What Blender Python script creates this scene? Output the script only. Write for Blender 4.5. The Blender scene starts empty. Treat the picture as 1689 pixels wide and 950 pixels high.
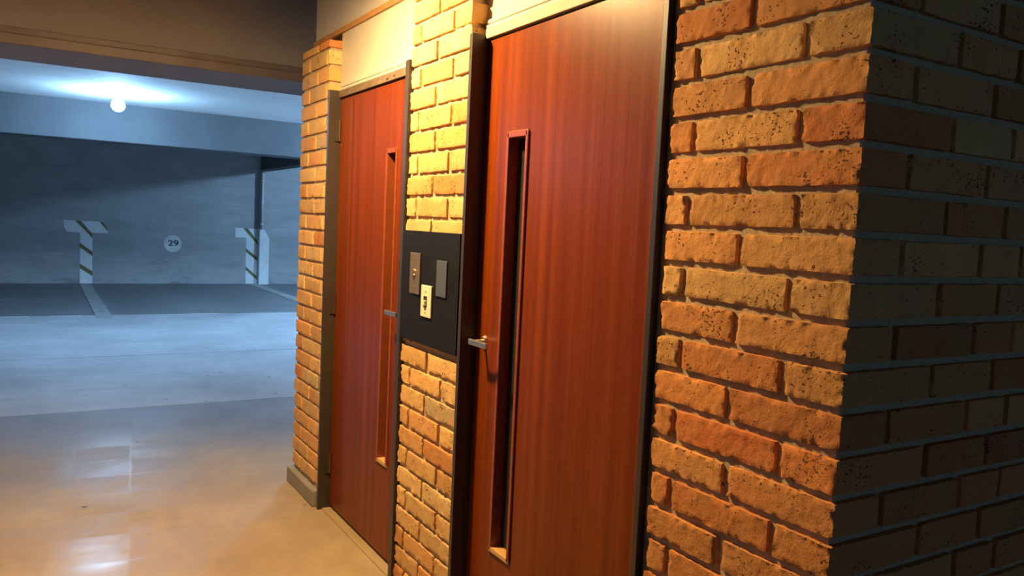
import bpy, bmesh, math, random
import numpy as np
from mathutils import Vector, Matrix

random.seed(7)
S = bpy.context.scene
COL = S.collection
H = 1.455                                   # eye height above the floor; z below is given relative to the eye and lifted by H

# ---------------------------------------------------------------- camera, world, exposure
F_PX, YAW, PITCH, ROLL = 1325.7, 0.54443, 0.076616, 0.046484
cam = bpy.data.cameras.new('camera')
cam.sensor_fit = 'HORIZONTAL'; cam.sensor_width = 36.0
cam.lens = F_PX / 1689 * 36.0
cam.clip_start = 0.05; cam.clip_end = 200
cam_ob = bpy.data.objects.new('camera', cam); COL.objects.link(cam_ob)
fw = Vector((math.sin(YAW)*math.cos(PITCH), math.cos(YAW)*math.cos(PITCH), -math.sin(PITCH)))
rt = Vector((math.cos(YAW), -math.sin(YAW), 0)); up = rt.cross(fw)
r2 = math.cos(ROLL)*rt + math.sin(ROLL)*up; u2 = -math.sin(ROLL)*rt + math.cos(ROLL)*up
M = Matrix((( r2.x, u2.x, -fw.x, 0), (r2.y, u2.y, -fw.y, 0), (r2.z, u2.z, -fw.z, H), (0, 0, 0, 1)))
cam_ob.matrix_world = M
S.camera = cam_ob

S.view_settings.view_transform = 'Standard'
S.view_settings.look = 'None'
S.view_settings.exposure = 0.0
S.view_settings.gamma = 1.0
S.view_settings.use_curve_mapping = False
S.cycles.use_denoising = True
S.cycles.max_bounces = 8
S.cycles.diffuse_bounces = 5
S.cycles.caustics_reflective = False
S.cycles.caustics_refractive = False

world = bpy.data.worlds.new('world'); S.world = world
world.use_nodes = True
bg = world.node_tree.nodes['Background']
bg.inputs[0].default_value = (0.36, 0.66, 1.15, 1); bg.inputs[1].default_value = 0.19

LOBBY_LAMP = dict(loc=(0.52, 2.78, 1.13), r=0.065, power=2150, color=(1.0, 0.64, 0.26))
COOL = (0.35, 0.66, 1.08)
GARAGE_LAMP = dict(loc=(0.85, 9.875, 1.115), r=0.068, power=900, color=COOL)
# unseen lamps added to even the light on the garage beam and floor
ADDED_ROW_LAMPS = [dict(loc=(-3.9, 9.875, 1.115), r=0.068, power=450, color=COOL), dict(loc=(4.9, 9.875, 1.115), r=0.068, power=2800, color=COOL)]
ADDED_BAY_LAMP = dict(loc=(6.3, 13.2, 1.33), r=0.11, power=850, color=COOL)  # unseen lamp added to light the back wall

# ---------------------------------------------------------------- materials
def new_mat(name):
    m = bpy.data.materials.new(name); m.use_nodes = True
    nt = m.node_tree
    return m, nt, nt.nodes['Principled BSDF']

def nd(nt, t, **kw):
    n = nt.nodes.new(t)
    for k, v in kw.items():
        if k in n.inputs: n.inputs[k].default_value = v
        else: setattr(n, k, v)
    return n

def coords(nt, scale=(1, 1, 1)):
    tc = nd(nt, 'ShaderNodeTexCoord'); mp = nd(nt, 'ShaderNodeMapping')
    mp.inputs['Scale'].default_value = scale
    nt.links.new(tc.outputs['Object'], mp.inputs[0])
    return mp.outputs[0]

def noise(nt, vec, scale, detail=4, rough=0.55):
    n = nd(nt, 'ShaderNodeTexNoise'); n.inputs['Scale'].default_value = scale
    n.inputs['Detail'].default_value = detail; n.inputs['Roughness'].default_value = rough
    nt.links.new(vec, n.inputs['Vector']); return n.outputs[0]

def ramp(nt, fac, stops, interp='LINEAR'):
    r = nd(nt, 'ShaderNodeValToRGB'); e = r.color_ramp.elements; r.color_ramp.interpolation = interp
    while len(e) > 2: e.remove(e[-1])
    for i, (p, c) in enumerate(stops):
        if i >= 2: e.new(p)
        e[i].position = p; e[i].color = (*c, 1) if len(c) == 3 else c
    nt.links.new(fac, r.inputs[0]); return r.outputs[0]

def mix(nt, fac, a, b, mode='MIX'):
    m = nd(nt, 'ShaderNodeMix', data_type='RGBA', blend_type=mode)
    for i, v in ((0, fac), (6, a), (7, b)):
        if hasattr(v, 'links') or hasattr(v, 'is_output'): nt.links.new(v, m.inputs[i])
        else: m.inputs[i].default_value = v if i == 0 else (*v, 1)
    return m.outputs[2]

def bump(nt, bsdf, height, strength, dist, prev=None):
    b = nd(nt, 'ShaderNodeBump'); b.inputs['Strength'].default_value = strength; b.inputs['Distance'].default_value = dist
    nt.links.new(height, b.inputs['Height'])
    if prev is not None: nt.links.new(prev, b.inputs['Normal'])
    nt.links.new(b.outputs[0], bsdf.inputs['Normal']); return b.outputs[0]

def plain(name, c, rough=0.6, metal=0.0, spec=0.5, var=0.12, scale=30):
    m, nt, b = new_mat(name)
    n = noise(nt, coords(nt), scale)
    col = ramp(nt, n, [(0.25, tuple(x*(1-var) for x in c)), (0.75, tuple(min(1, x*(1+var)) for x in c))])
    nt.links.new(col, b.inputs['Base Color'])
    b.inputs['Roughness'].default_value = rough; b.inputs['Metallic'].default_value = metal
    b.inputs['Specular IOR Level'].default_value = spec
    return m

def brick_mat():
    m, nt, b = new_mat('brick')
    v = coords(nt)
    at = nd(nt, 'ShaderNodeAttribute', attribute_name='tone')
    sep = nd(nt, 'ShaderNodeSeparateColor'); nt.links.new(at.outputs['Color'], sep.inputs[0])
    base = ramp(nt, sep.outputs[0], [(0.0, (0.86, 0.62, 0.28)), (0.4, (0.82, 0.48, 0.18)), (0.75, (0.75, 0.30, 0.09)), (1.0, (0.66, 0.19, 0.06))])
    base = mix(nt, ramp(nt, sep.outputs[2], [(0.965, (0, 0, 0)), (0.966, (0.8,)*3)]), base, (0.40, 0.36, 0.22))
    big = noise(nt, v, 14, 3)
    base = mix(nt, ramp(nt, big, [(0.4, (0, 0, 0)), (0.72, (0.55,)*3)]), base, (0.70, 0.33, 0.12))
    sand = noise(nt, v, 260, 3, 0.6)
    base = mix(nt, 0.35, base, ramp(nt, sand, [(0.3, (0.45, 0.40, 0.33)), (0.7, (1, 1, 1))]), 'MULTIPLY')
    pit_n = noise(nt, coords(nt, (1, 1, 1.4)), 115, 2, 0.5)
    pit_m = noise(nt, v, 11, 2, 0.5)
    ad = nd(nt, 'ShaderNodeMath', operation='MULTIPLY_ADD'); nt.links.new(pit_m, ad.inputs[0]); ad.inputs[1].default_value = 0.55
    nt.links.new(pit_n, ad.inputs[2])
    pit = ramp(nt, ad.outputs[0], [(0.955, (0, 0, 0)), (1.03, (1, 1, 1))])
    base = mix(nt, pit, base, (0.16, 0.065, 0.03))
    br = nd(nt, 'ShaderNodeHueSaturation'); nt.links.new(base, br.inputs['Color'])
    mr = nd(nt, 'ShaderNodeMapRange'); mr.inputs['To Min'].default_value = 0.82; mr.inputs['To Max'].default_value = 1.12
    nt.links.new(sep.outputs[1], mr.inputs['Value']); nt.links.new(mr.outputs[0], br.inputs['Value'])
    nt.links.new(br.outputs[0], b.inputs['Base Color'])
    b.inputs['Roughness'].default_value = 0.85; b.inputs['Specular IOR Level'].default_value = 0.25
    mid = noise(nt, v, 55, 4, 0.6)
    p = bump(nt, b, mid, 0.42, 0.006)
    p = bump(nt, b, sand, 0.35, 0.002, p)
    inv = nd(nt, 'ShaderNodeMath', operation='SUBTRACT'); inv.inputs[0].default_value = 1; nt.links.new(pit, inv.inputs[1])
    bump(nt, b, inv.outputs[0], 0.8, 0.004, p)
    return m

def mortar_mat():
    m, nt, b = new_mat('mortar')
    v = coords(nt)
    n = noise(nt, v, 90, 5, 0.65)
    nt.links.new(ramp(nt, n, [(0.3, (0.43, 0.33, 0.20)), (0.7, (0.59, 0.46, 0.29))]), b.inputs['Base Color'])
    b.inputs['Roughness'].default_value = 0.95; b.inputs['Specular IOR Level'].default_value = 0.15
    p = bump(nt, b, n, 0.5, 0.004)
    bump(nt, b, noise(nt, v, 22, 3), 0.4, 0.01, p)
    return m

def veneer_mat():
    m, nt, b = new_mat('mahogany_veneer')
    v1 = coords(nt, (1, 1, 0.018)); v2 = coords(nt, (1, 1, 0.05))
    broad = noise(nt, v1, 26, 3, 0.5); fine = noise(nt, v1, 120, 3, 0.6); pore = noise(nt, v2, 420, 2, 0.6)
    c = ramp(nt, broad, [(0.32, (0.160, 0.026, 0.002)), (0.55, (0.210, 0.040, 0.003)), (0.72, (0.260, 0.054, 0.005))])
    c = mix(nt, 0.5, c, ramp(nt, fine, [(0.3, (0.66, 0.58, 0.55)), (0.7, (1.1, 1.1, 1.1))]), 'MULTIPLY')
    c = mix(nt, 0.4, c, ramp(nt, pore, [(0.35, (0.55, 0.5, 0.5)), (0.55, (1, 1, 1))]), 'MULTIPLY')
    nt.links.new(c, b.inputs['Base Color'])
    b.inputs['Roughness'].default_value = 0.33; b.inputs['Specular IOR Level'].default_value = 0.17
    bump(nt, b, pore, 0.06, 0.001)
    return m

TILE_ROT = 6
def noise_vec(nt, vec, scale):
    n = nd(nt, 'ShaderNodeTexNoise'); n.inputs['Scale'].default_value = scale; nt.links.new(vec, n.inputs['Vector']); return n.outputs[1]

def floor_mat(name, ca, cb, stain, r0=0.40, r1=0.72, polished=(), tan=None):
    m, nt, b = new_mat(name)
    v = coords(nt)
    n1 = noise(nt, v, 1.1, 6, 0.6); n2 = noise(nt, v, 9, 5, 0.65)
    c = ramp(nt, n1, [(0.32, ca), (0.68, cb)])
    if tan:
        # tan colour near the lobby, turning grey along a ragged line towards the drive aisle
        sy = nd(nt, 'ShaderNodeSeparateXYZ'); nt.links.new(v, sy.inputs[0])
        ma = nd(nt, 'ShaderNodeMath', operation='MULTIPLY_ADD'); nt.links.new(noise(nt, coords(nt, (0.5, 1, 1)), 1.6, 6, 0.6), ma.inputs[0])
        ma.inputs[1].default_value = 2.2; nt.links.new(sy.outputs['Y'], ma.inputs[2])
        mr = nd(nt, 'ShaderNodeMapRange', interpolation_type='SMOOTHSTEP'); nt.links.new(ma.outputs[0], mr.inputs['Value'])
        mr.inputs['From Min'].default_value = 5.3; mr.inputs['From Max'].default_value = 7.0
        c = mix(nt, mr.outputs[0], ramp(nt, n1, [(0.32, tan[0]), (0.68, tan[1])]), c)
    c = mix(nt, 0.4, c, ramp(nt, n2, [(0.3, (0.62, 0.61, 0.6)), (0.7, (1.1, 1.1, 1.1))]), 'MULTIPLY')
    st = noise(nt, coords(nt, (0.5, 1.6, 1)), 1.9, 5, 0.7)
    c = mix(nt, ramp(nt, st, [(0.55, (0, 0, 0)), (0.75, (0.55,)*3)]), c, stain)
    vo = nd(nt, 'ShaderNodeTexVoronoi'); vo.inputs['Scale'].default_value = 3.6; nt.links.new(v, vo.inputs['Vector'])
    c = mix(nt, ramp(nt, vo.outputs['Distance'], [(0.03, (1, 1, 1)), (0.06, (0, 0, 0))]), c, (0.06, 0.05, 0.045))
    nt.links.new(c, b.inputs['Base Color'])
    # traces of lifted tiles: square cells, each worn to its own gloss
    mp = nd(nt, 'ShaderNodeMapping'); mp.inputs['Rotation'].default_value = (0, 0, math.radians(TILE_ROT))
    tcx = nd(nt, 'ShaderNodeTexCoord'); nt.links.new(tcx.outputs['Object'], mp.inputs[0])
    wob = nd(nt, 'ShaderNodeVectorMath', operation='MULTIPLY_ADD'); nt.links.new(noise_vec(nt, v, 6), wob.inputs[0])
    wob.inputs[1].default_value = (0.03, 0.03, 0); nt.links.new(mp.outputs[0], wob.inputs[2])
    bt = nd(nt, 'ShaderNodeTexBrick', offset=0.0); bt.inputs['Scale'].default_value = 1.0
    bt.inputs['Brick Width'].default_value = 0.30; bt.inputs['Row Height'].default_value = 0.30; bt.inputs['Mortar Size'].default_value = 0.006
    bt.inputs['Color1'].default_value = (0, 0, 0, 1); bt.inputs['Color2'].default_value = (1, 1, 1, 1); bt.inputs['Mortar'].default_value = (0.6, 0.6, 0.6, 1)
    nt.links.new(wob.outputs[0], bt.inputs['Vector'])
    rr = mix(nt, 0.16, mix(nt, 0.45, n2, n1), bt.outputs[0])
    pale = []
    rough = ramp(nt, rr, [(0.28, (r0,)*3), (0.70, (r1,)*3)])
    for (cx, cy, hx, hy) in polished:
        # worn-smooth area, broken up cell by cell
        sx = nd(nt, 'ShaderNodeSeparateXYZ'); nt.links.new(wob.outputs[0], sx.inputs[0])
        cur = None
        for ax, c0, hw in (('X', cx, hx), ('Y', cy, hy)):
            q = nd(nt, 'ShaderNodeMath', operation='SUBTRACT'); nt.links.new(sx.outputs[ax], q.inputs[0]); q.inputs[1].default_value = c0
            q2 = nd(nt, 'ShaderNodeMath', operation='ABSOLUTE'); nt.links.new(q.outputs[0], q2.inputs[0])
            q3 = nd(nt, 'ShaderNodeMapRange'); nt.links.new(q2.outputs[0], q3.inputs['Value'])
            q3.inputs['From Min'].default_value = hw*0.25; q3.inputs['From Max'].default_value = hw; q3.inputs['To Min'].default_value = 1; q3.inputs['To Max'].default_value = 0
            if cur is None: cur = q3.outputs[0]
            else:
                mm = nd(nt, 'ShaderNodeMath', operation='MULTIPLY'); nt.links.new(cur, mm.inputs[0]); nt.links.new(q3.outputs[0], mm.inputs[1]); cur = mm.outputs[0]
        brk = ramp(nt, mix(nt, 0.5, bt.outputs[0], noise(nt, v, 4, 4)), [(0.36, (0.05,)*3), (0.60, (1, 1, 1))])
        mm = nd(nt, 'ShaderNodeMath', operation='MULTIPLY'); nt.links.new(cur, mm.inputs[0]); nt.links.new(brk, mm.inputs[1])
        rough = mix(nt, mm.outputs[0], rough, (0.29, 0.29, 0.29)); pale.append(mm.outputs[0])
    nt.links.new(rough, b.inputs['Roughness'])
    for q in pale: c = mix(nt, ramp(nt, q, [(0, (0, 0, 0)), (1, (0.4,)*3)]), c, (0.45, 0.45, 0.46))       # faint pale tint painting in the lamp's glare
    nt.links.new(c, b.inputs['Base Color'])
    b.inputs['Specular IOR Level'].default_value = 0.38
    p = bump(nt, b, noise(nt, v, 130, 3), 0.10, 0.002)
    bump(nt, b, noise(nt, v, 3.5, 4), 0.15, 0.01, p)
    return m

def wall_block_mat():
    m, nt, b = new_mat('painted_block')
    v = coords(nt)
    tc = nd(nt, 'ShaderNodeTexCoord')
    sx = nd(nt, 'ShaderNodeSeparateXYZ'); nt.links.new(tc.outputs['Object'], sx.inputs[0])
    cb = nd(nt, 'ShaderNodeCombineXYZ'); nt.links.new(sx.outputs['X'], cb.inputs['X']); nt.links.new(sx.outputs['Z'], cb.inputs['Y'])
    bt = nd(nt, 'ShaderNodeTexBrick'); bt.inputs['Scale'].default_value = 1.0
    bt.inputs['Brick Width'].default_value = 0.4; bt.inputs['Row Height'].default_value = 0.2; bt.inputs['Mortar Size'].default_value = 0.008
    nt.links.new(cb.outputs[0], bt.inputs['Vector'])
    bt.inputs['Color1'].default_value = (0.44, 0.44, 0.435, 1); bt.inputs['Color2'].default_value = (0.475, 0.47, 0.46, 1); bt.inputs['Mortar'].default_value = (0.425, 0.42, 0.415, 1)
    n = noise(nt, coords(nt, (0.6, 1, 2.2)), 2.2, 6, 0.65)
    c = mix(nt, 0.6, bt.outputs[0], ramp(nt, n, [(0.3, (0.62, 0.62, 0.63)), (0.7, (1, 1, 1))]), 'MULTIPLY')
    # soot stains of a shape of their own, low on the wall where exhausts point
    st = noise(nt, coords(nt, (0.55, 1, 1.5)), 1.7, 5, 0.7)
    low = nd(nt, 'ShaderNodeMapRange'); nt.links.new(sx.outputs['Z'], low.inputs['Value'])
    low.inputs['From Min'].default_value = 0.15; low.inputs['From Max'].default_value = 0.75; low.inputs['To Min'].default_value = 1; low.inputs['To Max'].default_value = 0
    ml = nd(nt, 'ShaderNodeMath', operation='MULTIPLY'); nt.links.new(low.outputs[0], ml.inputs[0])
    nt.links.new(ramp(nt, st, [(0.5, (0, 0, 0)), (0.66, (0.9,)*3)]), ml.inputs[1])
    c = mix(nt, ml.outputs[0], c, (0.13, 0.13, 0.14))
    nt.links.new(c, b.inputs['Base Color']); b.inputs['Roughness'].default_value = 0.8
    bump(nt, b, n, 0.2, 0.01)
    return m

def concrete(name, a, c2, rough=0.85, scale=2.5):
    m, nt, b = new_mat(name)
    v = coords(nt)
    n = noise(nt, v, scale, 6, 0.6); n2 = noise(nt, v, 60, 3)
    c = ramp(nt, n, [(0.3, a), (0.7, c2)])
    c = mix(nt, 0.25, c, ramp(nt, n2, [(0.3, (0.7, 0.7, 0.7)), (0.7, (1, 1, 1))]), 'MULTIPLY')
    nt.links.new(c, b.inputs['Base Color']); b.inputs['Roughness'].default_value = rough
    bump(nt, b, n2, 0.15, 0.003)
    return m

def emit(name, color, strength):
    m = bpy.data.materials.new(name); m.use_nodes = True; nt = m.node_tree
    nt.nodes.remove(nt.nodes['Principled BSDF'])
    e = nd(nt, 'ShaderNodeEmission'); e.inputs[0].default_value = (*color, 1); e.inputs[1].default_value = strength
    nt.links.new(e.outputs[0], nt.nodes['Material Output'].inputs[0]); return m

def glass_mat():
    m, nt, b = new_mat('dark_glass')
    b.inputs['Base Color'].default_value = (0.30, 0.30, 0.30, 1)
    b.inputs['Transmission Weight'].default_value = 0.9; b.inputs['Roughness'].default_value = 0.06; b.inputs['IOR'].default_value = 1.45
    return m

MAT = dict(
    brick=brick_mat(), mortar=mortar_mat(), veneer=veneer_mat(), block=wall_block_mat(), glass=glass_mat(),
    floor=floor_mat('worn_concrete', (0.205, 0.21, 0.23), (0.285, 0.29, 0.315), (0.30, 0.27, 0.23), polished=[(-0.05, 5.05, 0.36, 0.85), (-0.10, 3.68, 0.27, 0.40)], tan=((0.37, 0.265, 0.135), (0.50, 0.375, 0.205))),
    drive=floor_mat('drive_concrete', (0.36, 0.36, 0.37), (0.50, 0.50, 0.51), (0.29, 0.29, 0.295)),
    stall=floor_mat('stall_concrete', (0.17, 0.17, 0.175), (0.24, 0.24, 0.245), (0.08, 0.08, 0.085), 0.5, 0.7),
    nearslab=concrete('dark_bounce_cut', (0.05, 0.05, 0.052), (0.08, 0.08, 0.083)),  # for unseen near floor and ceiling, darkened to cut warm bounce
    cream=plain('cream_paint', (0.60, 0.54, 0.44), 0.55, var=0.04, scale=4),
    plaster=concrete('tan_plaster', (0.54, 0.50, 0.45), (0.63, 0.58, 0.53)),
    trimwood=plain('oak_trim', (0.50, 0.25, 0.085), 0.5, var=0.12, scale=18),
    frame=plain('bronze_frame', (0.05, 0.038, 0.03), 0.42, 0.1, var=0.1, scale=12),
    rail=plain('cream_rail_paint', (0.50, 0.41, 0.29), 0.6, var=0.15, scale=20),
    header=plain('worn_header_paint', (0.17, 0.115, 0.065), 0.6, var=0.28, scale=26),
    beadwood=plain('mahogany_bead', (0.27, 0.060, 0.016), 0.35, var=0.18, scale=40),
    litsill=plain('lit_sill_wood', (0.62, 0.36, 0.14), 0.5, var=0.12, scale=50),  # same wood as the beads, with lamplight painted in
    chrome=plain('brushed_nickel', (0.80, 0.64, 0.44), 0.36, 1.0, var=0.06, scale=60),
    hinge=plain('bronze_hinge', (0.12, 0.09, 0.06), 0.4, 0.7),
    black=plain('black_laminate', (0.010, 0.009, 0.008), 0.55, spec=0.15, var=0.1, scale=8),
    bronzeplate=plain('bronze_plate', (0.16, 0.125, 0.095), 0.42, 0.3, var=0.06),
    greyplate=plain('grey_plate', (0.085, 0.095, 0.12), 0.45, 0.1, var=0.05),
    ivory=plain('ivory_plastic', (0.80, 0.74, 0.52), 0.4, var=0.03),
    slot=plain('dark_slot', (0.02, 0.018, 0.015), 0.6),
    bulk=concrete('tan_bulkhead', (0.27, 0.25, 0.265), (0.33, 0.31, 0.32), scale=1.2),
    fascia=plain('brown_fascia', (0.16, 0.125, 0.13), 0.5, var=0.15, scale=5),
    ceil=concrete('white_ceiling', (0.62, 0.62, 0.60), (0.72, 0.72, 0.70)),
    beampaint=concrete('grey_beam_paint', (0.075, 0.08, 0.085), (0.095, 0.10, 0.105)),
    whitepaint=plain('white_marking_paint', (0.82, 0.83, 0.82), 0.7, var=0.08, scale=9),
    dullpaint=plain('worn_marking_paint', (0.74, 0.74, 0.72), 0.7, var=0.2, scale=6),
    linepaint=plain('worn_line_paint', (0.36, 0.36, 0.35), 0.6, var=0.25, scale=5),
    stripe=plain('olive_stripe_paint', (0.20, 0.165, 0.06), 0.7, var=0.1),
    ink=plain('number_paint', (0.05, 0.06, 0.08), 0.7),
    plinth=concrete('plinth_concrete', (0.27, 0.235, 0.19), (0.36, 0.31, 0.25)),
    pipe=plain('painted_pipe', (0.6, 0.6, 0.6), 0.5),
    dark=plain('stairwell_paint', (0.10, 0.09, 0.08), 0.8),
    shade=plain('enamel_shade', (0.30, 0.30, 0.28), 0.5),
    porcelain=plain('porcelain', (0.7, 0.7, 0.68), 0.4),
)

# ---------------------------------------------------------------- mesh helpers
def link(name, me, mat=None, parent=None, smooth=False):
    o = bpy.data.objects.new(name, me); COL.objects.link(o)
    if mat is not None:
        for mm in (mat if isinstance(mat, (list, tuple)) else [mat]): me.materials.append(mm)
    if smooth:
        me.polygons.foreach_set('use_smooth', [True]*len(me.polygons))
    if parent is not None: o.parent = parent
    return o

def tag(o, label=None, cat=None, kind=None, group=None):
    if label: o['label'] = label
    if cat: o['category'] = cat
    if kind: o['kind'] = kind
    if group: o['group'] = group
    return o

def empty(name, loc=(0, 0, 0)):
    o = bpy.data.objects.new(name, None); COL.objects.link(o); o.empty_display_size = 0.1
    return o

def box(bm, x0, x1, y0, y1, z0, z1, bev=0.0, seg=2):
    """axis-aligned box, z relative to the eye"""
    vs = [bm.verts.new((x, y, z+H)) for x in (x0, x1) for y in (y0, y1) for z in (z0, z1)]
    fs = [(0, 1, 3, 2), (4, 6, 7, 5), (0, 4, 5, 1), (2, 3, 7, 6), (0, 2, 6, 4), (1, 5, 7, 3)]
    fl = [bm.faces.new([vs[i] for i in f]) for f in fs]
    if bev > 0:
        es = list({e for f in fl for e in f.edges})
        bmesh.ops.bevel(bm, geom=es, offset=bev, segments=seg, profile=0.5, affect='EDGES')

def build(name, mat, parent=None, boxes=(), bev=0.0, fn=None, smooth=False):
    bm = bmesh.new()
    for b in boxes: box(bm, *b, bev=bev)
    if fn: fn(bm)
    bmesh.ops.recalc_face_normals(bm, faces=bm.faces)
    me = bpy.data.meshes.new(name); bm.to_mesh(me); bm.free()
    return link(name, me, mat, parent, smooth)

def cyl(bm, p0, p1, r0, r1=None, seg=20):
    r1 = r0 if r1 is None else r1
    a = Vector(p0) + Vector((0, 0, H)); b = Vector(p1) + Vector((0, 0, H)); d = b-a
    q = d.to_track_quat('Z', 'Y').to_matrix().to_4x4()
    bmesh.ops.create_cone(bm, cap_ends=True, segments=seg, radius1=r0, radius2=r1, depth=d.length, matrix=Matrix.Translation((a+b)/2) @ q)

def ball(bm, c, r, sc=(1, 1, 1), seg=24):
    bmesh.ops.create_uvsphere(bm, u_segments=seg, v_segments=seg//2, radius=r, matrix=Matrix.Translation(Vector(c)+Vector((0, 0, H))) @ Matrix.Diagonal((*sc, 1)))

def prism_y(bm, pts, y0, y1):
    """polygon given in (x, z) extruded from y0 to y1"""
    a = [bm.verts.new((x, y0, z+H)) for x, z in pts]; b = [bm.verts.new((x, y1, z+H)) for x, z in pts]
    n = len(pts); bm.faces.new(a); bm.faces.new(b[::-1])
    for i in range(n): bm.faces.new((a[i], b[i], b[(i+1) % n], a[(i+1) % n]))

# value noise ------------------------------------------------------------------
def _hash(i, j, k, seed):
    h = (i.astype(np.int64)*374761393 + j.astype(np.int64)*668265263 + k.astype(np.int64)*2147483647 + seed*1274126177) & 0xffffffff
    h = ((h ^ (h >> 13))*1274126177) & 0xffffffff
    h = ((h ^ (h >> 16))*2246822519) & 0xffffffff
    return ((h ^ (h >> 15)) & 0xffff)/32767.5 - 1.0

def vnoise(P, freq, seed):
    q = P*freq; i = np.floor(q); f = q-i; f = f*f*(3-2*f); i = i.astype(np.int64)
    out = 0
    for a in (0, 1):
        for b in (0, 1):
            for c in (0, 1):
                w = (f[:, 0] if a else 1-f[:, 0])*(f[:, 1] if b else 1-f[:, 1])*(f[:, 2] if c else 1-f[:, 2])
                out = out + w*_hash(i[:, 0]+a, i[:, 1]+b, i[:, 2]+c, seed)
    return out

class BrickSet:
    """bricks of one wall gathered into one mesh: each a finely divided box with worn, ragged edges"""
    def __init__(self): self.v = []; self.f = []; self.t = []; self.n = 0
    def brick(self, x0, x1, y0, y1, z0, z1, s=0.007, faces='LNFTB', red=0.0):
        lo = np.array((x0, y0, z0)); hi = np.array((x1, y1, z1))
        tone = min(1.0, random.betavariate(3, 4.8)*(1-0.55*red) + red*random.uniform(0.48, 0.78)); val = random.random()
        ns = [max(2, int(round((h-l)/s))) for l, h in zip(lo, hi)]
        P_all = []; F_all = []; base = 0
        for axis, side in {'L': [(0, 0)], 'N': [(1, 0)], 'F': [(1, 1)], 'T': [(2, 1)], 'B': [(2, 0)]}.items() and [(dict(L=(0, 0), N=(1, 0), F=(1, 1), T=(2, 1), B=(2, 0))[c]) for c in faces]:
            a, b = [q for q in range(3) if q != axis]
            na, nb = ns[a], ns[b]
            A, B = np.meshgrid(np.linspace(0, 1, na+1), np.linspace(0, 1, nb+1), indexing='ij')
            P = np.empty((A.size, 3)); P[:, a] = lo[a]+A.ravel()*(hi[a]-lo[a]); P[:, b] = lo[b]+B.ravel()*(hi[b]-lo[b])
            P[:, axis] = hi[axis] if side else lo[axis]
            idx = np.arange(A.size).reshape(na+1, nb+1)
            q = np.stack([idx[:-1, :-1], idx[1:, :-1], idx[1:, 1:], idx[:-1, 1:]], -1).reshape(-1, 4)
            flip = (axis != 1) != bool(side)
            if flip: q = q[:, ::-1]
            P_all.append(P); F_all.append(q+base); base += len(P)
        P = np.concatenate(P_all); Fq = np.concatenate(F_all)
        r = 0.0030 + 0.0012*vnoise(P, 30, 5)
        r = r[:, None]
        inner = np.clip(P, lo+r, hi-r); d = P-inner; L = np.linalg.norm(d, axis=1, keepdims=True)
        Q = inner + np.where(L > 1e-9, d/np.maximum(L, 1e-9), 0)*r
        edge = np.minimum.reduce([np.minimum(P[:, k]-lo[k], hi[k]-P[:, k]) if k else P[:, k]-lo[k] for k in range(3)])
        # ragged arrises and a slightly uneven face
        second = np.sort(np.stack([np.minimum(P[:, k]-lo[k], hi[k]-P[:, k]) if k else P[:, k]-lo[k] for k in range(3)], 1), axis=1)[:, 1]
        wear = np.exp(-second/0.006)
        n1 = vnoise(P, 85, 1); n2 = vnoise(P, 170, 2); n3 = vnoise(P, 26, 3)
        chip = np.clip(vnoise(P, 48, 8)-0.35, 0, 1)
        c = (lo+hi)/2
        dirv = c-Q; dirv[:, 0] += 0.02
        dirv /= np.linalg.norm(dirv, axis=1, keepdims=True)
        Q = Q + dirv*(wear*(0.0034*n1+0.0022*n2+0.009*chip))[:, None]
        zdir = np.sign(Q[:, 2]-c[2])
        Q[:, 2] += zdir*wear*(0.0015*n3 + 0.0015*n1 + 0.0012*n2)
        ax = np.zeros_like(Q)
        Q[:, 0] += 0.0013*n3 + 0.0007*n1
        Q[:, 1] += 0.0010*vnoise(P, 26, 9) + 0.0006*n2
        # small tilt of the whole brick
        Q[:, 2] += (Q[:, 1]-c[1])*random.uniform(-0.008, 0.008)
        Q[:, 0] += random.uniform(-0.0015, 0.0015)
        Q[:, 2] += H
        self.v.append(Q); self.f.append(Fq+self.n); self.n += len(Q)
        self.t.append(np.tile((tone, val, 0.0 if red else random.random(), 1.0), (len(Q), 1)))
    def mesh(self, name):
        V = np.concatenate(self.v); Fq = np.concatenate(self.f); T = np.concatenate(self.t)
        me = bpy.data.meshes.new(name)
        me.vertices.add(len(V)); me.vertices.foreach_set('co', V.astype(np.float32).ravel())
        me.loops.add(Fq.size); me.loops.foreach_set('vertex_index', Fq.astype(np.int32).ravel())
        me.polygons.add(len(Fq)); me.polygons.foreach_set('loop_start', np.arange(0, Fq.size, 4, dtype=np.int32))
        me.update(calc_edges=True)
        at = me.color_attributes.new('tone', 'FLOAT_COLOR', 'POINT'); at.data.foreach_set('color', T.astype(np.float32).ravel())
        me.polygons.foreach_set('use_smooth', [True]*len(Fq))
        me.validate(); return me

FLOOR = -H
PITCHZ, ZB0, BH = 0.0803, 0.1015, 0.0655         # course pitch, a course's lower edge, brick height
XW = 1.25                                        # face of the brickwork
XM = 1.2590                                      # face of the mortar
TOPZ = 0.86

def courses(ztop):
    k = int(math.ceil((ZB0-ztop)/PITCHZ)) - 1
    while True:
        zb = ZB0-k*PITCHZ; zt = min(zb+BH, ztop)
        if zb+BH < FLOOR+0.02: return
        if zt-zb > 0.02: yield k, max(zb, FLOOR+0.004), zt
        k += 1

def joined(name, brick_me, mortar_boxes):
    """bricks and the mortar body in one wall mesh with two materials"""
    bm = bmesh.new(); bm.from_mesh(brick_me); nb = len(bm.faces)
    for b in mortar_boxes: box(bm, *b)
    bm.faces.ensure_lookup_table()
    for i in range(nb, len(bm.faces)):
        bm.faces[i].material_index = 1; bm.faces[i].smooth = False
    me = bpy.data.meshes.new(name); bm.to_mesh(me); bm.free()
    return link(name, me, [MAT['brick'], MAT['mortar']])

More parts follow.
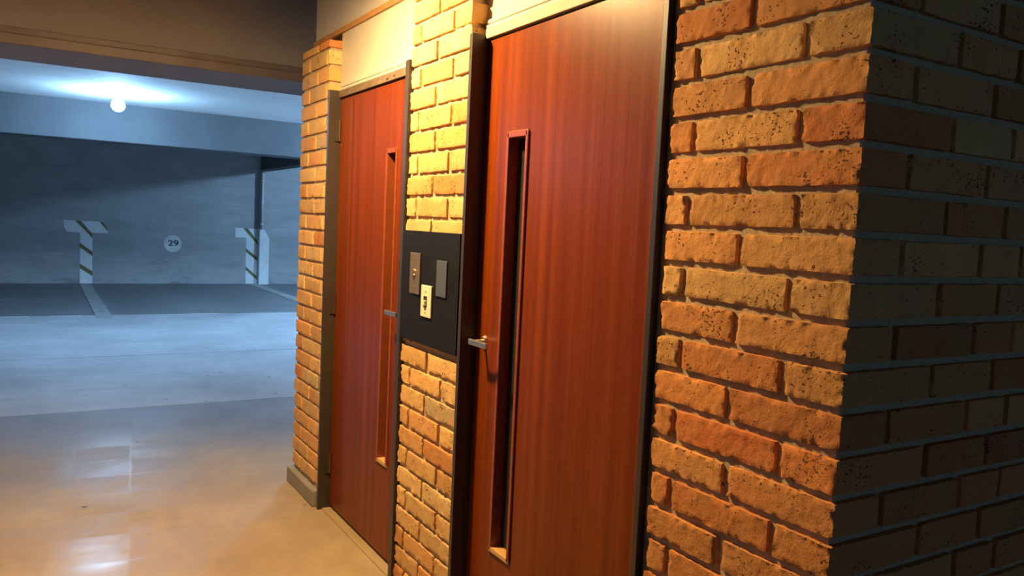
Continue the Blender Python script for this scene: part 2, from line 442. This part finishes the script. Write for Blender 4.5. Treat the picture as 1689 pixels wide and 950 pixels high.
# ---------------------------------------------------------------- large structure: floor, ceilings, beams, garage walls
XL, XR, YN, YB = -7.0, 9.0, -4.0, 17.2
floor = empty('floor')
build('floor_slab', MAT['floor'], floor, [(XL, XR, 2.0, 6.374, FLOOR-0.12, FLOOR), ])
tag(build('drive_slab', MAT['drive'], floor, [(XL, XR, 6.38, 8.695, FLOOR-0.12, FLOOR), (XL, XR, 8.707, 12.1, FLOOR-0.12, FLOOR)]), 'pale concrete of the drive aisle')
tag(build('stall_slab', MAT['stall'], floor, [(XL, XR, 12.112, YB, FLOOR-0.12, FLOOR-0.004)]), 'darker concrete slab of the parking stalls')
tag(build('near_slab', MAT['nearslab'], floor, [(XL, XR, YN, 1.99, FLOOR-0.12, FLOOR)]), 'unseen near floor, kept dark to cut warm bounce')
build('subfloor', MAT['slot'], floor, [(XL, XR, YN, YB, FLOOR-0.2, FLOOR-0.06)])
def line_quad(pts):
    def f(bm):
        vs = [bm.verts.new((x, y, FLOOR+H+0.0)) for x, y in pts]; vt = [bm.verts.new((x, y, FLOOR+H+0.0015)) for x, y in pts]
        bm.faces.new(vt); bm.faces.new(vs[::-1])
        for i in range(4): bm.faces.new((vs[i], vs[(i+1) % 4], vt[(i+1) % 4], vt[i]))
    return f
tag(build('parking_line', MAT['linepaint'], floor, fn=line_quad([(0.78, 11.72), (0.975, 11.70), (1.03, YB), (0.84, YB)])), 'white painted stall line running out from the middle of the wall')
tag(build('parking_line', MAT['linepaint'], floor, fn=line_quad([(3.95, 11.74), (4.14, 11.72), (4.15, YB), (3.95, YB)])), 'white painted stall line below the column')
for x0, x1, y in ((-0.45, 0.02, 12.03), (0.25, 0.62, 12.04), (1.98, 2.36, 12.05)):  # glints on the slab edge, painted in as thin white strips
    tag(build('edge_glint', MAT['whitepaint'], floor, fn=line_quad([(x0, y), (x1, y), (x1, y+0.035), (x0, y+0.035)])), 'glint along the edge of the drive slab, painted in white')
tag(floor, 'worn concrete garage floor, warm by the doors and blue-lit beyond', 'floor', 'structure')

ceil = empty('ceiling')
build('garage_ceiling', MAT['ceil'], ceil, [(XL, XR, 5.3, 11.0, 1.25, 1.45)])
build('stall_ceiling', MAT['ceil'], ceil, [(XL, XR, 10.95, YB, 1.50, 1.7)])
build('lobby_ceiling', MAT['ceil'], ceil, [(XL, XR, 2.0, 5.0, 1.40, 1.6)])
build('bounce_cut_ceiling', MAT['nearslab'], ceil, [(XL, XR, YN, 1.99, 1.40, 1.6)])  # unseen part, darkened to keep bounce off the shaded return
tag(ceil, 'painted slab ceiling above the lobby and the blue-lit garage', 'ceiling', 'structure')

bk = empty('beam')
build('bulkhead', MAT['bulk'], bk, [(XL, XR, 4.87, 5.4, 0.80, 1.6)])
tag(build('fascia_board', MAT['fascia'], bk, [(XL, XR, 4.845, 4.87, 0.797, 0.850), (XL, XR, 4.854, 4.87, 0.850, 0.885)], bev=0.004), 'reddish brown fascia board along the lower edge')
tag(bk, 'deep brown bulkhead beam between the lobby and the garage', 'beam', 'structure')
tag(build('beam', MAT['beampaint'], None, [(XL, XR, 10.92, 11.32, 0.794, 1.6)], bev=0.01), 'blue-lit concrete beam behind the garage lamp', 'beam', 'structure')
tag(build('beam', MAT['beampaint'], None, [(4.17, 4.42, 11.32, YB, 0.92, 1.6)], bev=0.01), 'dark beam running to the back wall above the column', 'beam', 'structure')

wb = empty('wall_back')
build('wall_face', MAT['block'], wb, [(XL, XR, YB, YB+0.2, FLOOR-0.1, 1.6)])
def polys(lst, y0, y1):
    def f(bm):
        for p in lst: prism_y(bm, p, y0, y1)
    return f
def t1(zx, zy): return (0.58+(zx-118)*0.00213, -0.275-(zy-112)*0.00240)
def t2(zx, zy): return (3.68+(zx-105)*0.00328, -0.30-(zy-495)*0.00337)
T1W = [[t1(118, 110), t1(205, 110), t1(300, 203), t1(245, 203), t1(145, 200), t1(120, 165)],
       [t1(252, 112), t1(395, 112), t1(468, 190), t1(465, 203), t1(335, 203)],
       [t1(245, 203), t1(300, 203), t1(343, 245), t1(343, 352), t1(245, 285)],
       [t1(245, 318), t1(343, 388), t1(343, 508), t1(245, 448)],
       [t1(245, 484), t1(343, 546), t1(343, 604), t1(245, 604)]]
T1S = [[t1(205, 110), t1(252, 112), t1(343, 205), t1(343, 245), t1(300, 203)], [t1(395, 112), t1(432, 118), t1(462, 165), t1(466, 188)],
       [t1(245, 285), t1(343, 352), t1(343, 388), t1(245, 318)], [t1(245, 448), t1(343, 508), t1(343, 546), t1(245, 484)]]
m1 = build('painted_marking', MAT['whitepaint'], wb, fn=polys(T1W, YB-0.004, YB+0.01))
tag(m1, 'white T-shaped stall marking with olive diagonal stripes, left of the number disc')
build('diagonal_stripe', MAT['stripe'], m1, fn=polys(T1S, YB-0.003, YB+0.01))
T2W = [[t2(105, 494), t2(152, 494), t2(222, 572), t2(172, 553), t2(106, 552)], [t2(182, 496), t2(242, 496), t2(242, 570)],
       [t2(172, 553), t2(222, 572), t2(242, 592), t2(242, 672), t2(172, 618)], [t2(172, 640), t2(242, 694), t2(242, 790), t2(172, 730)], [t2(172, 752), t2(242, 812), t2(242, 838), t2(172, 838)]]
T2S = [[t2(152, 494), t2(182, 496), t2(242, 566), t2(242, 592), t2(222, 572)], [t2(172, 618), t2(242, 672), t2(242, 694), t2(172, 640)], [t2(172, 730), t2(242, 790), t2(242, 812), t2(172, 752)]]
m2 = build('painted_marking', MAT['whitepaint'], wb, fn=polys(T2W, YB-0.004, YB+0.01))
tag(m2, 'white stall marking with olive diagonal stripes beside the column')
build('diagonal_stripe', MAT['stripe'], m2, fn=polys(T2S, YB-0.003, YB+0.01))
disc = build('number_disc', MAT['dullpaint'], wb, fn=lambda bm: prism_y(bm, [(2.48+0.165*math.cos(a*math.pi/24), -0.66+0.165*math.sin(a*math.pi/24)) for a in range(48)], YB-0.004, YB+0.01))
tag(disc, 'white painted disc with the stall number')
cu = bpy.data.curves.new('number', 'FONT'); cu.body = '29'; cu.size = 0.155; cu.extrude = 0.002; cu.offset = 0.0025; cu.align_x = 'CENTER'; cu.align_y = 'CENTER'
tmp = bpy.data.objects.new('tmp', cu); COL.objects.link(tmp)
me = bpy.data.meshes.new_from_object(tmp.evaluated_get(bpy.context.evaluated_depsgraph_get())); COL.objects.unlink(tmp); bpy.data.objects.remove(tmp)
me.transform(Matrix.Translation((2.49, YB-0.009, -0.652+H)) @ Matrix.Rotation(math.pi/2, 4, 'X') @ Matrix.Diagonal((1.3, 1, 1, 1)))
link('number', me, MAT['ink'], disc)
tag(wb, 'stained painted block wall at the back of the garage', 'wall', 'structure')

co = empty('column')
build('shaft', MAT['block'], co, [(4.145, 4.335, 17.06, YB, -0.42, 0.92)], bev=0.006)
def colpaint(bm):
    prism_y(bm, [(4.143, FLOOR), (4.337, FLOOR), (4.337, -0.49), (4.30, -0.42), (4.23, -0.31), (4.143, -0.30)], 17.055, YB)
tag(build('painted_base', MAT['whitepaint'], co, fn=colpaint), 'white painted lower half of the column')
def pp(bm):
    cyl(bm, (4.175, 17.035, -0.3), (4.175, 17.035, 0.92), 0.024)
    for z in (-0.2, 0.25, 0.7): cyl(bm, (4.175, 17.035, z-0.02), (4.175, 17.035, z+0.02), 0.036)
build('drain_pipe', MAT['pipe'], co, fn=pp, smooth=True)
tag(co, 'painted block column with a thin pipe at the back wall', 'column', 'structure')
tag(build('wall_left', MAT['block'], None, [(XL-0.2, XL, YN, YB, FLOOR, 1.6)]), 'painted block wall closing the garage on its far side', 'wall', 'structure')

# ---------------------------------------------------------------- brick enclosure
bs = BrickSet()
for k, zb, zt in courses(TOPZ):
    even = k % 2 == 0
    red = 0.5 if k < 4 else 0.9                # redder brick tone in the lower courses here
    j = lambda a=0.004: random.uniform(-a, a)
    if even:
        e1 = 1.176+j()
        bs.brick(XW, XW+0.134, 0.905, e1-0.008, zb, zt, 0.006, 'LNFTB', red)
        bs.brick(XW, XW+0.10, e1+0.008, 1.401+j(), zb, zt, 0.006, 'LNFTB', red)
        xs = [XW+0.134, 1.648+j(), 1.80+j(), 2.07]
    else:
        e1 = 1.041+j(); e2 = 1.331+j()
        bs.brick(XW, XW+0.264, 0.905, e1-0.008, zb, zt, 0.006, 'LNFTB', red)
        bs.brick(XW, XW+0.10, e1+0.008, e2-0.008, zb, zt, 0.006, 'LNFTB', red)
        bs.brick(XW, XW+0.10, e2+0.008, 1.401+j(), zb, zt, 0.006, 'LNFTB', red)
        xs = [XW+0.264, 1.727+j(), 2.0, 2.27]
    for a, b in zip(xs[:-1], xs[1:]):
        # bricks of the shaded return: the finely worn face is the one towards -Y
        bs.brick(a+0.015, b, 0.905+j(0.0015), 1.0, zb, zt, 0.008, 'LNTB', red)
wall_r = joined('wall_right', bs.mesh('bricks'), [(XM, 2.7, 0.9175, 1.398, FLOOR, TOPZ), (XM+0.002, 1.5, 1.395, 1.4425, FLOOR, TOPZ)])
tag(wall_r, 'brick wall corner beside the larger door, one face lit and one dark', 'wall', 'structure')

bs = BrickSet()
for k, zb, zt in courses(TOPZ):
    j = lambda a=0.006: random.uniform(-a, a)
    cuts = [2.392, 2.65+j(), 2.874] if k % 2 == 0 else [2.392, 2.526+j(), 2.793+j(), 2.874]
    if zb > 0.60: cuts[0] = 2.400
    for i, (a, b) in enumerate(zip(cuts[:-1], cuts[1:])):
        bs.brick(XW, XW+0.10, a+(0.007 if i else 0), b-(0.007 if i < len(cuts)-2 else 0), zb, zt, 0.007, 'LNFTB')
wall_m = joined('wall_middle', bs.mesh('bricks'), [(XM, 1.6, 2.414, 2.868, FLOOR, TOPZ)])
tag(wall_m, 'narrow brick pier between the two doors behind the black panel', 'wall', 'structure')

bs = BrickSet()
for k, zb, zt in courses(TOPZ):
    j = lambda a=0.006: random.uniform(-a, a)
    cuts = [3.868, 4.046+j(), 4.31] if k % 2 else [3.868, 3.907+j(), 4.176+j(), 4.31]
    if zb < FLOOR+0.08: continue
    for i, (a, b) in enumerate(zip(cuts[:-1], cuts[1:])):
        bs.brick(XW, XW+0.10, a+(0.007 if i else 0), b-(0.007 if i < len(cuts)-2 else 0), zb, zt, 0.008, 'LNFTB')
wall_l = joined('wall_front', bs.mesh('bricks'), [(XM, 1.6, 3.878, 4.30, FLOOR, TOPZ)])
tag(wall_l, 'narrow brick pier at the garage end of the enclosure', 'wall', 'structure')
tag(build('baseboard_front', MAT['plinth'], None, [(1.226, 1.40, 3.868, 4.335, FLOOR, -1.372)], bev=0.006), 'grey concrete plinth at the foot of the end brick pier', 'baseboard', 'structure')

# plaster above, interior
tag(build('wall_upper', MAT['plaster'], None, [(1.317, 2.7, 0.93, 4.305, 0.92, 1.40), (1.35, 2.7, 0.93, 4.305, TOPZ, 0.92)]), 'tan plaster wall above the doors and brick piers', 'wall', 'structure')
tag(build('trim_1', MAT['trimwood'], None, [(1.302, 1.32, 2.88, 4.302, 0.895, 0.922)], bev=0.003), 'orange-brown wood strip above the cream panel of the far door', 'trim', 'structure')
tag(build('trim_2', MAT['trimwood'], None, [(1.302, 1.32, 1.40, 2.39, 0.895, 0.922)], bev=0.003), 'wood strip above the cream panel of the larger door', 'trim', 'structure')
tag(build('wall_inner', MAT['dark'], None, [(2.7, 2.8, 0.93, 4.31, FLOOR, 1.4), (1.6, 2.7, 4.2, 4.31, FLOOR, TOPZ), (1.5, 2.7, 2.58, 2.68, FLOOR, TOPZ)]), 'dark stairwell walls behind the door glass', 'wall', 'structure')

# ---------------------------------------------------------------- doors
XD = 1.300          # face of the door leaves
XF = 1.240          # front of the steel frames
def make_door(n, ya, yb, top_leaf, top_head, frame_top, slit, latch_y, hinge_y, wa, wb_, label):
    """ya..yb: outer edges of the frame along the wall (ya is the nearer)"""
    d = empty('door_%d' % n)
    ia, ib = ya+wa, yb-wb_
    s0, s1, sz0, sz1 = slit
    lz0 = FLOOR+0.022
    leaf = build('door_leaf', MAT['veneer'], d, [(XD, XD+0.044, ia+0.003, s0, lz0, top_leaf), (XD, XD+0.044, s1, ib-0.003, lz0, top_leaf),
                                               (XD, XD+0.044, s0, s1, lz0, sz0), (XD, XD+0.044, s0, s1, sz1, top_leaf)])
    # moulding around the slit stands slightly proud of the leaf
    w = 0.017; xt0, xt1 = XD-0.007, XD+0.040
    build('glazing_bead', MAT['beadwood'], d, [(xt0, xt1, s0-0.004, s0+w-0.006, sz0, sz1), (xt0, xt1, s1-w+0.006, s1+0.004, sz0, sz1), (xt0, xt1, s0, s1, sz1-w, sz1+0.004)], bev=0.0025)
    tag(build('glazing_sill', MAT['litsill'], d, [(xt0, xt1, s0-0.004, s1+0.004, sz0-0.004, sz0+0.012)], bev=0.002), 'wooden sill of the narrow window, lamplight painted in as a pale tone')
    build('vision_glass', MAT['glass'], d, [(XD+0.030, XD+0.036, s0+0.008, s1-0.008, sz0+0.008, sz1-0.008)])
    fr = build('door_frame', MAT['frame'], d, [(XF, XD+0.09, ya, ia, FLOOR, frame_top), (XF, XD+0.09, ib, yb, FLOOR, frame_top),
                                               (XD+0.044, XD+0.09, ia, ib, lz0, top_leaf)][:2], bev=0.002)
    hd = build('frame_header', MAT['header' if n == 1 else 'rail'], d, [(XD-0.012, XD+0.09, ia, ib, top_leaf+0.006, top_head)], bev=0.002)
    build('stop', MAT['frame'], d, [(XD+0.046, XD+0.09, ia, ia+0.02, lz0, top_leaf), (XD+0.046, XD+0.09, ib-0.02, ib, lz0, top_leaf)])
    tp = build('transom_panel', MAT['cream'], d, [(1.312, 1.35, ia-0.03, ib+0.045, top_head, 0.90)])
    tag(tp, 'cream painted panel over the door')
    build('bead', MAT['cream'], tp, [(1.296, 1.315, ia-0.01, ib+0.02, top_head+0.002, top_head+0.016), (1.300, 1.315, ia-0.01, ib+0.02, top_head+0.020, top_head+0.034)], bev=0.003)
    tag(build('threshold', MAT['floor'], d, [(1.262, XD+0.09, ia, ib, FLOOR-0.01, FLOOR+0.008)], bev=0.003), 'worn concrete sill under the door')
    # lever
    zl = -0.370 if n == 1 else -0.383
    sgn = -1 if latch_y > hinge_y else 1
    def lever(bm):
        cyl(bm, (XD-0.004, latch_y, zl), (1.246, latch_y, zl), 0.0055, seg=16)
        y2 = latch_y+sgn*0.110
        box(bm, 1.241, 1.250, min(latch_y-sgn*0.008, y2), max(latch_y-sgn*0.008, y2), zl-0.010, zl+0.009, bev=0.0025)
    lv = build('lever_handle', MAT['chrome'], d, fn=lever)
    tag(lv, 'brushed nickel lever handle')
    build('rose', MAT['chrome'], lv, fn=lambda bm: (cyl(bm, (XD+0.001, latch_y, zl), (XD-0.010, latch_y, zl), 0.019, 0.015, 32)))
    # hinges
    for z in ((0.42, -0.42, -1.22) if n == 1 else (0.30, -1.1)):
        def hg(bm, z=z):
            cyl(bm, (XD-0.006, hinge_y, z-0.05), (XD-0.006, hinge_y, z+0.05), 0.0065, seg=12)
            s = 1 if n == 1 else -1
            box(bm, XD-0.028, XD-0.004, hinge_y+s*0.004, hinge_y+s*0.007, z-0.05, z+0.05)
        build('hinge', MAT['hinge'], d, fn=hg)
    tag(d, label, 'door', 'structure')
    return d
d1 = make_door(1, 2.877, 3.842, 0.572, 0.612, 0.613, (3.097, 3.207, -1.035, 0.297), 2.935, 3.812, 0.033, 0.02,
               'far reddish-brown door with a slit window, beyond the brick pier')
d2 = make_door(2, 1.421, 2.388, 0.602, 0.640, 0.622, (2.088, 2.208, -1.058, 0.292), 2.306, 1.45, 0.020, 0.020,
               'near reddish-brown door with a slit window, beside the brick corner')
# dents in the far door's header
build('fixing_hole', MAT['slot'], d1, [(XD-0.0135, XD-0.008, 3.13, 3.145, 0.588, 0.598), (XD-0.0135, XD-0.008, 3.20, 3.22, 0.584, 0.594)], bev=0.002)

# ---------------------------------------------------------------- black control panel between the doors
cp = empty('control_panel')
XP = 1.238
build('back_board', MAT['black'], cp, [(XP, 1.2495, 2.393, 2.872, -0.447, -0.033)], bev=0.0015)
pl = build('call_plate', MAT['bronzeplate'], cp, [(XP-0.005, XP+0.001, 2.696, 2.785, -0.268, -0.115)], bev=0.0018)
tag(pl, 'bronze call button plate')
def btn(bm):
    cyl(bm, (XP-0.004, 2.744, -0.190), (XP-0.008, 2.744, -0.190), 0.015, 0.0145, 24)
    cyl(bm, (XP-0.004, 2.744, -0.180), (XP-0.013, 2.744, -0.180), 0.006, 0.0055, 16)
    cyl(bm, (XP-0.004, 2.744, -0.198), (XP-0.013, 2.744, -0.198), 0.005, 0.0045, 16)
tag(build('push_button', MAT['chrome'], pl, fn=btn), 'round metal push button')
for z in (-0.137, -0.245):
    build('screw', MAT['chrome'], pl, fn=lambda bm, z=z: cyl(bm, (XP-0.004, 2.743, z), (XP-0.0065, 2.743, z), 0.0042, 0.0036, 14))
sw = build('switch_plate', MAT['ivory'], cp, [(XP-0.007, XP+0.001, 2.588, 2.674, -0.343, -0.227)], bev=0.003)
tag(sw, 'ivory light switch plate')
build('slot', MAT['slot'], sw, [(XP-0.0078, XP-0.004, 2.620, 2.648, -0.306, -0.266)])
tag(build('rocker', MAT['ivory'], sw, [(XP-0.0165, XP-0.005, 2.624, 2.644, -0.300, -0.281)], bev=0.002), 'ivory switch rocker')
for z in (-0.250, -0.326):
    build('screw', MAT['header'], sw, fn=lambda bm, z=z: cyl(bm, (XP-0.006, 2.632, z), (XP-0.0083, 2.632, z), 0.0036, 0.003, 14))
tag(build('blank_plate', MAT['greyplate'], cp, [(XP-0.005, XP+0.001, 2.476, 2.556, -0.258, -0.131)], bev=0.0018), 'blank dark grey cover plate')
tag(cp, 'black wall panel with switch plates mounted on brick between two doors', 'control panel')

# ---------------------------------------------------------------- lamps
def lamp(name, label, spec, zc, emit_name, shade=False):
    x, y, z = spec['loc']; r = spec['r']
    t = empty(name)
    build('canopy', MAT['porcelain'], t, fn=lambda bm: cyl(bm, (x, y, zc), (x, y, zc-0.022), 0.06, 0.05, 32))
    build('lamp_holder', MAT['porcelain'], t, fn=lambda bm: cyl(bm, (x, y, zc-0.02), (x, y, z+r*0.85), 0.024, 0.022, 24))
    build('bulb', emit(emit_name, spec['color'], spec['power']), t, fn=lambda bm: ball(bm, (x, y, z), r), smooth=True)
    if shade:
        # shallow spun dish over the bulb
        prof = [(0.026, z+0.085), (0.07, z+0.075), (0.115, z+0.035), (0.150, z-0.052), (0.153, z-0.052), (0.119, z+0.039), (0.072, z+0.080), (0.026, z+0.090)]
        def dish(bm):
            n = 40; rings = [[bm.verts.new((x+pr*math.cos(2*math.pi*i/n), y+pr*math.sin(2*math.pi*i/n), pz+H)) for i in range(n)] for pr, pz in prof]
            for a, b in zip(rings, rings[1:]+rings[:1]):
                for i in range(n): bm.faces.new((a[i], a[(i+1) % n], b[(i+1) % n], b[i]))
        build('lamp_shade', MAT['shade'], t, fn=dish, smooth=True)
    tag(t, label, 'lamp')
    return t
lamp('ceiling_lamp', 'glowing blue-white bulb on the garage ceiling in front of the beam', GARAGE_LAMP, 1.25, 'cool_bulb')
lamp('ceiling_lamp', 'unseen blue-white bulb added far out to the left to even the light', ADDED_ROW_LAMPS[0], 1.25, 'cool_bulb')
lamp('ceiling_lamp', 'unseen blue-white bulb added behind the brick enclosure to light the beam', ADDED_ROW_LAMPS[1], 1.25, 'cool_bulb')
lamp('ceiling_lamp', 'unseen blue-white bulb added to light the back wall', ADDED_BAY_LAMP, 1.50, 'cool_bulb')
lamp('ceiling_lamp', 'warm bulb on the lobby ceiling in front of the doors', LOBBY_LAMP, 1.40, 'warm_bulb', True)
